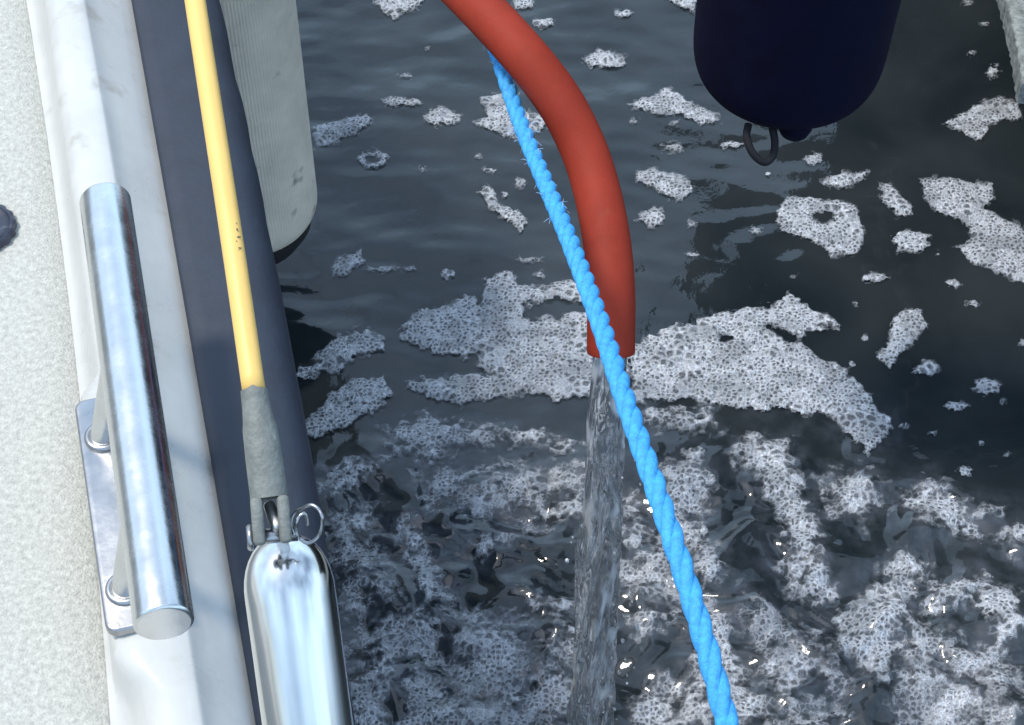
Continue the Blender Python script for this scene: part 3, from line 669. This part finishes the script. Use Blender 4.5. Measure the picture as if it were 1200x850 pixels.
# white fender between hull and water
zb = .11; RF = .082
cb = P(296, 262, zb); 
wf = empty('white_fender', tuple(cb), 'grey-white knitted fender hanging outside the dark rubber strake', 'fender')
prof = [(.012, -.002)] + [(RF - .045 + .045 * math.sin(t), .045 - .045 * math.cos(t)) for t in np.linspace(.0, math.pi / 2, 9)] + [(RF, h) for h in np.linspace(.06, .50, 12)] + [(RF - .05 + .05 * math.cos(t), .50 + .05 * math.sin(t)) for t in np.linspace(.2, math.pi / 2, 6)]
bd = mesh_obj('fender_cover', *lathe(prof, cb, (0, 0, 1)), M_FENDER, wf); add_uv(bd, 72, len(prof))
mesh_obj('fender_end', *lathe([(.001, -.04), (.03, -.038), (.058, -.020), (RF - .010, .004), (RF - .008, .018)], cb, (0, 0, 1), 40), M_DARKEND, wf)
topc = cb + Vector((0, 0, .55))
mesh_obj('fender_line', *tube_geo(smooth_path([tuple(topc - Vector((0, 0, .01))), tuple(topc + Vector((-.01, .0, .05))), (f_rr(topc.y) - .01, topc.y, ZR + .012), (f_to(topc.y) - .01, topc.y, ZT + .006), (f_ns(topc.y) - .1, topc.y, ZD + .007)], 6), .005, 10), M_BLACKCORD, wf)
# navy fender
RN = .0955
cn_b = D(915, 112, 1.90); axn = Vector((.02, .0, 1)).normalized()
nf_ = empty('navy_fender', tuple(cn_b), 'large navy blue cloth-covered fender hanging at the top of the photo', 'fender')
prof = [(.004, .012), (.018, .010), (.034, .013)] + [(RN * (1 - (1 - t) ** 3.0) ** .5 if t < 1 else RN, .013 + .088 * t ** 1.7) for t in np.linspace(.06, 1, 16)] + [(RN * (1 + .012 * math.sin(h * 9)), h) for h in np.linspace(.14, .52, 12)] + [(RN * .8, .57), (RN * .3, .62)]
nb_ = mesh_obj('fender_cover', *lathe(prof, cn_b, axn, 80), M_NAVY, nf_)
for v in nb_.data.vertices:
    vv = v.co; h = vv.z - cn_b.z
    if h < .14: vv.z += .012 * max(0, (vv.x - cn_b.x) / RN) * (1 - h / .14) * 0
nub_c = D(931, 151, 1.845)
mesh_obj('end_nub', *lathe([(.001, -.010), (.008, -.009), (.014, -.004), (.017, .004), (.019, .022)], nub_c, axn, 32), M_NAVY, nf_)
lp = [(877, 146), (875, 160), (880, 176), (889, 187), (898, 190), (906, 182), (908, 166), (905, 150)]
mesh_obj('cord_loop', *tube_geo(smooth_path([tuple(D(x, y, 1.845 - .004 * math.sin(i))) for i, (x, y) in enumerate(lp)], 6), .0040, 10), M_BLACKCORD, nf_)
tn = cn_b + axn * .6
mesh_obj('fender_line', *tube_geo([tn, tn + Vector((.01, .06, .25)), Vector((tn.x + .02, 1.72, 1.44))], .006, 10), M_BLACKCORD, nf_)

# ------------------------------------------------------------------ neighbouring boat (its flared bow shades and darkens the water on the right) and the jetty
nbt = empty('moored_boat', (1.4, 2.6, 0), 'dark hulled boat moored beyond the navy fender, mirrored in the water', 'boat')
secs = []
for s in np.linspace(0, 1, 14):
    e = 1 - (1 - s) ** 1.6
    wl = Vector((.66 + 3.0 * s, 2.45 + .10 * (1 - e) , 0)); gw = Vector((.34 + 3.5 * s, 2.20 - .62 * min(1, e * 1.6), 1.45)); low = wl + Vector((.15, .2, -.4))
    secs.append([low, wl] + [wl.lerp(gw, t) + Vector((0, .10 * math.sin(t * math.pi), 0)) for t in (.2, .4, .6, .8)] + [gw, gw + Vector((0, .05, .03)), Vector((gw.x + .1, 3.3, 1.5))])
mesh_obj('hull', *loft(secs), M_DARKWOOD, nbt)
zj = .36
jc = P(1198, 97, zj); je = P(1176.5, 0, zj); jd = (je - jc).normalized(); jx = Vector((1, -.16, 0)).normalized()
jet = empty('jetty', tuple(jc), 'weathered grey timber jetty corner at the top right', 'jetty')
pw_ = .20
for k in range(3):
    a0 = jc + jd * (pw_ + .008) * k; a1 = a0 + jd * pw_; off = random.uniform(-.004, .004) if k else 0
    pts_ = [a0 + jx * off, a0 + jx * 2.6, a1 + jx * 2.6, a1 + jx * off]
    # ragged end grain
    en = []
    for q in range(41): en.append(a1.lerp(a0, q / 40) + jx * (off + .004 * math.sin(q / 40 * math.pi) + (random.uniform(-.0012, .0012) if 0 < q < 40 else 0)))
    poly = en + [a0 + jx * 2.6, a1 + jx * 2.6]
    poly = [Vector((p.x, p.y, zj - .03)) for p in poly]
    mesh_obj('plank', *slab_geo(poly, .03, (0, 0, 1), .003), M_PLANK, jet, smooth=False)
jb = jc + jx * 1.4 + jd * .22 + Vector((0, 0, -.10))
mesh_obj('bearer', *box_geo(jb, jx, jd, (0, 0, 1), 2.6, .08, .13), M_PLANK_D, jet, smooth=False)
for q in (.35, 1.5):
    pz = jc + jx * q + jd * .22
    mesh_obj('pile', *tube_geo([Vector((pz.x, pz.y, zj - .16)), Vector((pz.x, pz.y, -.5))], .07, 20), M_PLANK_D, jet)

S.cycles.use_denoising = True
S.cycles.max_bounces = 8; S.cycles.transparent_max_bounces = 12
